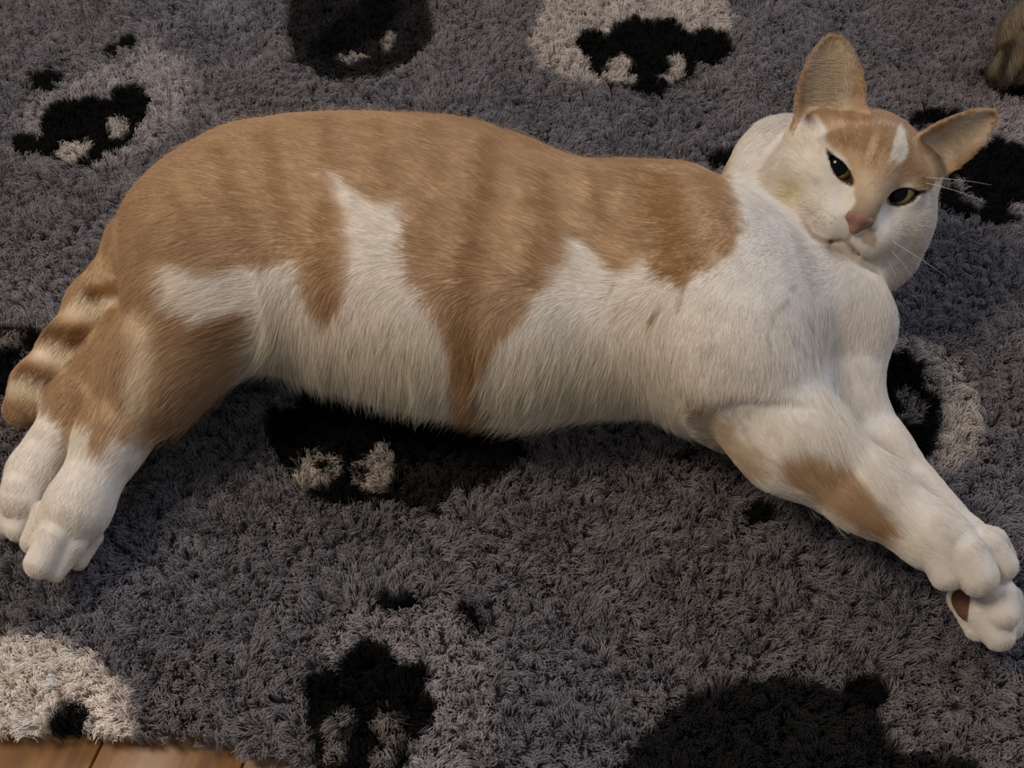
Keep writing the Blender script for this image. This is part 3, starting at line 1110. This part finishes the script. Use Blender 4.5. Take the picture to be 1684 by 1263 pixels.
def cap_mesh(r, ang, nr, ns):
    v, f = [(0, 0, r)], []
    for i in range(1, nr + 1):
        th = ang * i / nr
        for j in range(ns):
            ph = 2 * math.pi * j / ns
            v.append((r * math.sin(th) * math.cos(ph), r * math.sin(th) * math.sin(ph), r * math.cos(th)))
    for j in range(ns):
        f.append((0, 1 + j, 1 + (j + 1) % ns, 0))
    for i in range(nr - 1):
        for j in range(ns):
            a, b = 1 + i * ns + j, 1 + i * ns + (j + 1) % ns
            f.append((a, a + ns, b + ns, b))
    return v, f


def py_mesh(name, v, f, mat):
    me = bpy.data.meshes.new(name)
    me.from_pydata([tuple(map(float, q)) for q in v], [], [tuple(dict.fromkeys(map(int, q))) for q in f])
    me.update()
    me.polygons.foreach_set('use_smooth', np.ones(len(me.polygons), bool))
    me.materials.append(mat)
    o = bpy.data.objects.new(name, me)
    C.objects.link(o)
    return o


for i, (x, y, z, r) in enumerate(EYES):
    c = hp(x, y, z)
    g_ = (CAM - c) / np.linalg.norm(CAM - c)
    g_ = g_ + (-.14 * vr + .08 * vu if i else -.10 * vr + .10 * vu)
    v, f = cap_mesh(r * MMH, math.pi * .999, 28, 40)
    eo = py_mesh('eye', v, f, eye_mat)
    eo.rotation_euler = Vector(g_).to_track_quat('Z', 'Y').to_euler()
    eo.location = Vector(c) - cat.location
    eo.parent = cat
    eo['label'] = 'amber eye with a wide dark pupil'
    v, f = cap_mesh(r * MMH * 1.006, math.radians(37), 8, 40)
    po = py_mesh('pupil', v, f, pupil_mat)
    po.parent = eo

# ------------------------------------------------------------------ nose, paw pad, whiskers
nosep = [HC((-5.4, 19.0, -17.5), (5.4, 19.0, -17.5), 2.7, 2.7, k=2), HC((0, 19.6, -18), (0, 18.4, -26), 3.6, 1.8, k=4), HC((-5.6, 18.2, -20), (0, 18.6, -24.5), 2.2, 2.0, k=2.5), HC((5.6, 18.2, -20), (0, 18.6, -24.5), 2.2, 2.0, k=2.5),
         HC((-3.4, 22.2, -23.0), (-6.6, 20.0, -21.6), 1.2, .8, k=.8, op='-'), HC((3.4, 22.2, -23.0), (6.6, 20.0, -21.6), 1.2, .8, k=.8, op='-')]
c = hp(0, 18, -21)
v, f = polygonise(nosep, c - .016, c + .016, .00055)
v = relax(v, f, 2)
no = new_mesh('nose', v, f, plain_mat('nose_leather', (.185, .095, .070), .55, .3, noise=(420, (.24, .13, .098))))
no['label'] = 'pinkish brown nose leather'
adopt(no, cat)
pad_mat = plain_mat('pad_leather', (.115, .05, .030), .6, .3, noise=(300, (.17, .08, .05)))
pp = [S(1582, 986, .0205, 17, k=.004), S(1602, 1016, .0165, 14, k=.004), S(1591, 1002, .0185, 17, k=.004)]
c = at(1597, 1000, .022)
v, f = polygonise(pp, c - .018, c + .018, .0008)
v = relax(v, f, 2)
pd = new_mesh('paw_pad', v, f, pad_mat)
pd['label'] = 'dark brown paw pad'
adopt(pd, cat)


def tube(pts, r0, r1, ns=6):
    pts = np.asarray(pts, float)
    v, f = [], []
    m = len(pts)
    for i in range(m):
        d = pts[min(i + 1, m - 1)] - pts[max(i - 1, 0)]
        d /= np.linalg.norm(d)
        a = np.cross(d, (0.31, .2, .93)); a /= np.linalg.norm(a)
        b = np.cross(d, a)
        r = r0 + (r1 - r0) * i / (m - 1)
        for j in range(ns):
            t = 2 * math.pi * j / ns
            v.append(pts[i] + r * (math.cos(t) * a + math.sin(t) * b))
    for i in range(m - 1):
        for j in range(ns):
            a, b = i * ns + j, i * ns + (j + 1) % ns
            f.append((a, b, b + ns, a + ns))
    f.append(tuple(range(ns))[::-1]); f.append(tuple(range((m - 1) * ns, m * ns)))
    return v, f


whisk_mat = plain_mat('whisker_white', (.82, .80, .78), .35, .5)
WH = [((18, 12, -26), (40, 14, -34), (62, -2, -50)), ((19, 11, -29), (40, 10, -42), (55, -8, -64)), ((18, 10, -32), (36, 8, -50), (44, -10, -74)), ((17, 12, -23), (42, 18, -26), (70, 6, -34)),
      ((16, 9, -34), (28, 8, -56), (30, -4, -80)),
      ((-19, 11, -26), (-36, 18, -27), (-56, 22, -34)), ((-20, 10, -30), (-36, 16, -35), (-52, 18, -46)), ((-19, 12, -23), (-36, 21, -21), (-58, 27, -24)),
      ((24, -2, 13), (44, 4, 22), (66, -6, 24)), ((26, -2, 11), (46, 4, 16), (68, -4, 14)), ((-22, -2, 14), (-32, 6, 28), (-44, 6, 42))]
for w0_, w1_, w2_ in WH:
    a, b, c = np.array(w0_, float), np.array(w1_, float), np.array(w2_, float)
    pts = [hp(*((1 - t) ** 2 * a + 2 * t * (1 - t) * b + t * t * c)) for t in np.linspace(0, 1, 14)]
    v, f = tube(pts, .00010, .00003)
    adopt(py_mesh('whisker', v, f, whisk_mat), cat)

# ------------------------------------------------------------------ the fleece rug
RUG_Z = -0.0135
rug = empty('fleece_rug', (0.0, 0.1, FLOOR_Z))
rug['label'] = 'grey fleece rug printed with black and white panda faces, under the cat'
rug['category'] = 'rug'
GREY, LIGHT, WHITE_, BLACK, CHAR = (np.array(c) for c in ((.252, .234, .250), (.43, .395, .402), (.74, .67, .62), (.008, .008, .008), (.030, .029, .029)))
# (tone, outline on the photograph, softness px)
MOTIF = [
    # upper left panda
    (LIGHT, L(20, 190, 60, 150, 120, 120, 180, 92, 250, 70, 305, 85, 322, 140, 300, 195, 240, 240, 200, 255, 150, 270, 60, 240), 26),
    (BLACK, L(62, 190, 75, 165, 100, 155, 150, 148, 178, 157, 180, 140, 200, 130, 225, 132, 242, 152, 238, 180, 225, 196, 215, 222, 195, 240, 165, 250, 140, 268, 100, 271, 85, 256, 66, 245, 20, 244, 16, 214, 45, 209, 64, 216), 3),
    (WHITE_ * .72, L(172, 200, 180, 186, 194, 182, 206, 190, 208, 208, 195, 219, 178, 216), 4), (BLACK, L(165, 200, 175, 198, 180, 207, 172, 214, 163, 210), 2),
    (WHITE_ * .72, L(90, 250, 96, 230, 110, 220, 138, 222, 152, 228, 140, 244, 118, 261, 98, 265), 4), (BLACK, L(120, 222, 138, 219, 140, 227, 126, 230), 2),
    (BLACK, L(46, 115, 62, 106, 70, 108, 76, 95, 82, 106, 101, 112, 94, 126, 80, 128, 96, 138, 84, 143, 60, 138, 47, 128), 3), (BLACK, L(165, 76, 180, 62, 193, 60, 200, 50, 218, 52, 231, 64, 215, 75, 196, 72, 184, 80, 168, 83), 3),
    # upper middle, dark
    (CHAR, L(475, -40, 470, 45, 485, 100, 520, 115, 560, 128, 592, 122, 640, 112, 690, 85, 712, 50, 705, -40), 8), (BLACK, L(500, 80, 530, 50, 560, 20, 610, -20, 660, -10, 655, 20, 625, 55, 590, 66, 560, 80, 530, 95), 12),
    (WHITE_ * .55, L(556, 82, 575, 76, 600, 78, 608, 90, 592, 87, 580, 98, 560, 95), 3), (WHITE_ * .45, L(628, 58, 640, 45, 652, 46, 650, 62, 638, 80, 630, 75), 3),
    # upper right of the middle
    (WHITE_ * .80, L(868, 60, 885, 20, 905, -30, 1185, -30, 1210, 20, 1190, 60, 1100, 90, 985, 128, 935, 122, 890, 100), 10),
    (BLACK, L(943, 66, 955, 45, 982, 35, 998, 50, 1010, 30, 1048, 16, 1060, 26, 1115, 20, 1135, 47, 1160, 35, 1195, 45, 1208, 70, 1200, 86, 1168, 106, 1150, 95, 1138, 120, 1108, 134, 1085, 149, 1060, 149, 1030, 135, 1000, 130, 985, 115, 965, 92), 3),
    (WHITE_ * .72, L(985, 116, 1000, 100, 1015, 85, 1026, 80, 1042, 96, 1036, 108, 1052, 120, 1040, 130, 1010, 128), 3), (BLACK, L(1032, 106, 1044, 104, 1048, 113, 1036, 118), 2),
    (WHITE_ * .80, L(1095, 86, 1120, 80, 1129, 95, 1125, 116, 1106, 131, 1088, 122, 1104, 112, 1110, 98), 3),
    # behind the ear
    (LIGHT * 1.05, L(1590, 165, 1640, 150, 1760, 130, 1760, 260, 1660, 225, 1640, 205), 20),
    (BLACK, L(1496, 202, 1504, 175, 1540, 169, 1582, 176, 1578, 191, 1545, 199), 4),
    (BLACK, L(1552, 268, 1600, 240, 1648, 214, 1690, 232, 1760, 260, 1760, 345, 1690, 350, 1652, 366, 1600, 350, 1562, 332, 1546, 312, 1552, 296, 1572, 298), 4),
    (GREY * 1.2, L(1572, 285, 1592, 292, 1596, 312, 1622, 326, 1616, 336, 1590, 322, 1574, 302), 4), (LIGHT, L(1668, 330, 1700, 325, 1700, 352, 1672, 346), 5),
    (BLACK, L(1605, 108, 1625, 128, 1650, 150, 1690, 155, 1760, 160, 1760, 120, 1640, 100), 5),
    (BLACK, L(1160, 252, 1182, 236, 1216, 238, 1208, 264, 1168, 268), 4),
    # right of the forelegs
    (WHITE_ * .74, L(1430, 560, 1470, 543, 1535, 556, 1590, 590, 1610, 640, 1622, 700, 1610, 742, 1565, 772, 1520, 772, 1450, 720), 10),
    (BLACK, L(1440, 578, 1495, 570, 1525, 590, 1528, 628, 1560, 655, 1550, 668, 1554, 710, 1532, 750, 1510, 770, 1470, 745, 1430, 700), 4),
    (WHITE_ * .45, L(1470, 642, 1495, 630, 1512, 652, 1528, 656, 1530, 672, 1512, 690, 1478, 684, 1490, 670, 1492, 656), 4),
    (BLACK, L(1222, 842, 1235, 820, 1270, 816, 1287, 836, 1270, 856, 1236, 866), 4), (CHAR, L(1108, 738, 1146, 734, 1142, 750, 1114, 752), 4),
    # under the belly
    (BLACK, L(428, 682, 445, 662, 482, 660, 490, 620, 870, 650, 862, 735, 850, 765, 800, 785, 770, 800, 745, 795, 700, 836, 660, 820, 600, 816, 555, 829, 520, 816, 490, 796, 472, 775, 445, 735), 4),
    (CHAR, L(650, 760, 720, 740, 860, 720, 850, 768, 800, 788, 745, 798, 700, 838, 650, 818), 14),
    (WHITE_ * .72, L(477, 757, 490, 740, 515, 734, 550, 744, 562, 760, 545, 780, 530, 789, 500, 796, 480, 786), 4), (BLACK, L(514, 750, 545, 750, 546, 762, 530, 768, 515, 764), 2),
    (WHITE_ * .72, L(574, 762, 600, 745, 614, 727, 641, 728, 648, 748, 642, 785, 620, 806, 590, 800, 575, 782), 4), (BLACK, L(578, 763, 592, 757, 606, 764, 603, 775, 580, 777), 2),
    # lower middle
    (LIGHT * .92, L(515, 1085, 560, 1010, 640, 985, 760, 1005, 805, 1060, 822, 1160, 800, 1300, 640, 1320, 700, 1160), 24),
    (BLACK, L(490, 1116, 520, 1095, 530, 1083, 547, 1096, 575, 1062, 600, 1044, 618, 1058, 640, 1056, 655, 1092, 690, 1084, 716, 1100, 700, 1120, 713, 1150, 706, 1190, 682, 1214, 665, 1222, 660, 1330, 518, 1330, 512, 1222, 500, 1170), 4),
    (WHITE_ * .36, L(528, 1192, 550, 1166, 577, 1164, 580, 1182, 566, 1204, 562, 1252, 530, 1254), 6), (BLACK, L(556, 1192, 572, 1190, 566, 1212, 556, 1212), 3), (WHITE_ * .34, L(608, 1182, 635, 1150, 660, 1182, 655, 1222, 625, 1300, 592, 1290, 622, 1210), 6),
    (BLACK, L(616, 966, 634, 964, 650, 975, 670, 963, 690, 984, 656, 998, 640, 994, 628, 1010), 4), (BLACK, L(746, 1000, 764, 980, 785, 1000, 798, 1022, 776, 1032, 768, 1012), 5),
    # lower left, cream
    (WHITE_ * 1.2, L(-80, 1060, -20, 1035, 60, 1038, 140, 1060, 190, 1110, 216, 1170, 212, 1225, 150, 1235, -80, 1220), 9), (BLACK, L(58, 1225, 80, 1172, 105, 1144, 130, 1150, 140, 1178, 136, 1212, 110, 1222), 7),
    # lower right, dark
    (CHAR * .8, L(1015, 1275, 1075, 1185, 1130, 1142, 1190, 1120, 1290, 1103, 1330, 1114, 1388, 1132, 1395, 1112, 1447, 1103, 1467, 1130, 1450, 1170, 1470, 1222, 1500, 1236, 1560, 1235, 1610, 1248, 1640, 1330, 1000, 1330), 6),
    (BLACK, L(1390, 1116, 1446, 1104, 1464, 1130, 1450, 1166, 1400, 1146), 6),
    # left edge
    (BLACK, L(-40, 532, 0, 530, 40, 524, 76, 545, 62, 590, 36, 642, -40, 655), 4), (WHITE_ * .42, L(-20, 548, 22, 534, 36, 542, 24, 560, -20, 568), 4), (WHITE_ * .42, L(18, 586, 45, 570, 60, 575, 50, 594, 30, 596), 4),
]
MOTIF_W = [(t_, at(np.array([q[0] for q in P_], float), np.array([q[1] for q in P_], float), 0.0 * np.ones(len(P_)))[:, :2], s_) for t_, P_, s_ in MOTIF]
# outline of the rug; only its front left edge is in view
EDGE = [at(x, y, 0.0)[:2] for x, y in L(-300, 1205, -60, 1198, 60, 1200, 130, 1203, 215, 1210, 290, 1209, 330, 1207, 380, 1228, 440, 1246, 545, 1266, 760, 1300, 1100, 1330, 2100, 1390)]
EDGE = np.array(EDGE + [np.array([.56, .52]), np.array([-.56, .52])])


def rug_colour(p):
    q = np.concatenate([p, np.zeros((len(p), 1))], 1)
    nz1 = noise3(q, 260, 5); nz2 = noise3(q, 90, 6); nz3 = noise3(q, 25, 7); nz4 = noise3(q, 9, 8)
    jit = .6 * nz1 + .4 * nz2
    col = np.tile(GREY, (len(p), 1))
    tint = np.stack([1 + .05 * nz4, np.ones(len(p)), 1 - .06 * nz4], 1)
    col = col * tint * (1 + .10 * nz3 + .08 * nz2)[:, None]
    for tone, poly, soft in MOTIF_W:
        lo, hi = poly.min(0) - .02, poly.max(0) + .02
        sel = ((p > lo) & (p < hi)).all(1)
        if not sel.any():
            continue
        d = poly_sd(p[sel], poly) / .00038 + (3 + .35 * soft) * jit[sel]
        m = sst(-d, -soft, soft)[:, None]
        col[sel] = col[sel] * (1 - m) + tone * m
    return col


pile_mat = attr_mat('fleece_pile', .9, .08, translucent=.25)
back_mat = attr_mat('rug_backing', .95, .05)
# backing: a slab with the outline of the rug, colour following the pile
bx = np.arange(-.56, .5601, .004); by = np.arange(-.30, .521, .004)
GX, GY = np.meshgrid(bx, by, indexing='ij')
gp = np.stack([GX.ravel(), GY.ravel()], 1)
ins = (poly_sd(gp, EDGE) < -.002).reshape(GX.shape)
cell = ins[:-1, :-1] & ins[1:, :-1] & ins[:-1, 1:] & ins[1:, 1:]
ci = np.argwhere(cell)
used = np.zeros(GX.shape, bool)
for a in (0, 1):
    for b in (0, 1):
        used[ci[:, 0] + a, ci[:, 1] + b] = True
vid = np.full(GX.shape, -1); vid[used] = np.arange(used.sum())
top = np.stack([GX[used], GY[used], np.full(used.sum(), RUG_Z)], 1)
bot = top.copy(); bot[:, 2] = FLOOR_Z + .0002
nv_ = len(top)
i_, j_ = ci[:, 0], ci[:, 1]
ft = np.stack([vid[i_, j_], vid[i_ + 1, j_], vid[i_ + 1, j_ + 1], vid[i_, j_ + 1]], 1)
fb = ft[:, ::-1] + nv_
ed = np.concatenate([ft[:, [0, 1]], ft[:, [1, 2]], ft[:, [2, 3]], ft[:, [3, 0]]])
key = ed.min(1) * nv_ * 4 + ed.max(1)
_, inv, cn = np.unique(key, return_inverse=True, return_counts=True)
be = ed[cn[inv] == 1]
fs = np.stack([be[:, 1], be[:, 0], be[:, 0] + nv_, be[:, 1] + nv_], 1)
back = new_mesh('backing', np.concatenate([top, bot]), np.concatenate([ft, fb, fs]), back_mat, smooth=False)
cb = rug_colour(top[:, :2]) * .6
set_col(back.data, np.concatenate([cb, cb]))
adopt(back, rug)

# pile: curly locks of wool
sp = .0027
lx = np.arange(-.50, .50, sp); ly = np.arange(-.285, .47, sp * .866)
TX, TY = np.meshgrid(lx, ly, indexing='ij')
TX = TX + (np.arange(len(ly)) % 2)[None, :] * sp / 2
tp_ = np.stack([TX.ravel(), TY.ravel()], 1)
tp_ += rng.uniform(-.4, .4, tp_.shape) * sp
# only the ground the view could reach from nearby
tp_ = tp_[np.abs(tp_[:, 0]) < .36 + (tp_[:, 1] + .285) * .24]
tp_ = tp_[poly_sd(tp_, EDGE) < .001 * rng.normal(0, 1.5, len(tp_))]
dcat = field(prims, np.concatenate([tp_, np.zeros((len(tp_), 1))], 1))
tp_ = tp_[dcat > -.004]
nt_ = len(tp_)
q3 = np.concatenate([tp_, np.zeros((nt_, 1))], 1)
lean = np.stack([noise3(q3, 60, 21), noise3(q3, 60, 22)], 1) * .0030 + np.stack([noise3(q3, 230, 23), noise3(q3, 230, 24)], 1) * .0052
tc_ = rug_colour(tp_ + .75 * lean)
hgt = .0125 * (1 + .14 * noise3(q3, 120, 25) + .14 * noise3(q3, 260, 26))
tb = 1 + .08 * rng.normal(0, 1, nt_).clip(-2, 2) + .10 * noise3(q3, 220, 27)
NS = max(1, int(round(9 * PILE)))
rep_ = lambda a: np.repeat(a, NS, axis=0)
n = nt_ * NS
root = rep_(tp_) + rng.normal(0, .0012, (n, 2))
tl = rep_(lean) + rng.normal(0, .0009, (n, 2))
hh = rep_(hgt) * rng.uniform(.75, 1.1, n)
ph = rng.uniform(0, 2 * math.pi, n); cr = rng.uniform(.0003, .0009, n); om = rng.uniform(3.5, 6.5, n) * rng.choice([-1, 1], n)
KP = 7
P = np.empty((n, KP, 3), np.float32)
cen = rep_(tp_)
for k in range(KP):
    u = k / (KP - 1)
    xy = root * (1 - .45 * u) + cen * (.45 * u) + tl * u ** 1.5
    xy = xy + (cr * u)[:, None] * np.stack([np.cos(ph + om * u), np.sin(ph + om * u)], 1)
    P[:, k, :2] = xy
    P[:, k, 2] = RUG_Z + hh * (u * 1.18 - .18 * u ** 4 * 2.0)
R_ = np.tile(np.array([.00017, .00018, .00018, .00018, .00017, .00015, .00008], np.float32), (n, 1)) * rng.uniform(.8, 1.25, n)[:, None]
pc = rep_(tc_) * rep_(tb)[:, None] * rng.uniform(.88, 1.12, n)[:, None]
pile = new_hair('pile', P, R_, np.clip(pc, .003, .9), pile_mat)
pile['kind'] = 'stuff'
pile['label'] = 'curly fleece pile with printed panda faces'
adopt(pile, rug)

# ------------------------------------------------------------------ a second, tabby animal at the corner of the picture
tk = dict(grp='tail', flow=fl(-.9, .3), ln=.010)
t0 = at(1668, 118, .0)
TO = lambda x, y, z: t0 + np.array([x, y, z])
TB = [ell(TO(.135, .045, .048), (.105, .062, .056), k=.02, **tk), ell(TO(.022, .010, .026), (.040, .030, .030), k=.02, **tk),
      rcone(TO(.020, .006, .014), TO(-.010, -.008, .010), .020, .013, k=.010, **tk),
      ell(TO(.175, -.010, .040), (.038, .036, .034), k=.014, **tk), rcone(TO(.165, .008, .066), TO(.160, .012, .088), .012, .003, k=.006, **tk),
      rcone(TO(.195, -.002, .064), TO(.200, .002, .086), .012, .003, k=.006, **tk), rcone(TO(.020, .030, .016), TO(.090, -.025, .014), .014, .012, k=.008, **tk),
      Prim(lambda p: p[..., 2] + .006, (-1, -1, -.05), (1, 1, -.004), .005, op='-')]
v2, f2 = polygonise(TB, t0 + np.array([-.05, -.08, -.012]), t0 + np.array([.26, .16, .13]), .0022)
v2 = relax(v2, f2, 2)
n2 = vert_normals(v2, f2)


def tabby(p, g):
    uv = to_uv(p)
    col = np.tile(np.array([.21, .165, .12]), (len(p), 1))
    for ln_, w_ in ((L(1652, 75, 1634, 80, 1630, 105), 6), (L(1655, 80, 1656, 118, 1660, 128), 7), (L(1660, 62, 1690, 75), 6), (L(1684, 90, 1688, 130), 7), (L(1720, 60, 1722, 130), 7)):
        q = to_uv(at(np.array([a[0] for a in ln_], float), np.array([a[1] for a in ln_], float), np.full(len(ln_), .022)))
        m = 1 - sst(line_d(uv, q) / .0004 + 2 * noise3(p, 300, 3), w_ * .4, w_ * 1.3)
        col = col * (1 - .85 * m[:, None]) + np.array([.02, .014, .010]) * .85 * m[:, None]
    band = np.sin((uv[:, 0] * .9 + uv[:, 1] * .35) * 260 + 2.0 * noise3(p, 40, 9))
    m = sst(band, .35, .8) * sst(p[:, 0], t0[0] + .03, t0[0] + .05)
    col = col * (1 - .8 * m[:, None]) + np.array([.02, .014, .010]) * .8 * m[:, None]
    return (col * (1 + .15 * noise3(p, 350, 4))[:, None]).astype(np.float32)


tab = empty('tabby_cat', tuple(float(q) for q in at(1700, 110, 0)))
tab['label'] = 'dark brown striped tabby fur just entering at the top right corner'
tab['category'] = 'cat'
tb_ = new_mesh('body', v2, f2, skin_mat)
set_col(tb_.data, tabby(v2, None))
adopt(tb_, tab)
tf = grow('fur', tb_, v2, f2, n2, np.tile(fl(-.25, .9), (len(v2), 1)), np.full(len(v2), .008), np.ones(len(v2)), int(60000 * FUR) + 100, np.zeros(len(v2), int), tabby, seed=5, lift=.4, mess=.2)
tf['kind'] = 'stuff'
adopt(tf, tb_)
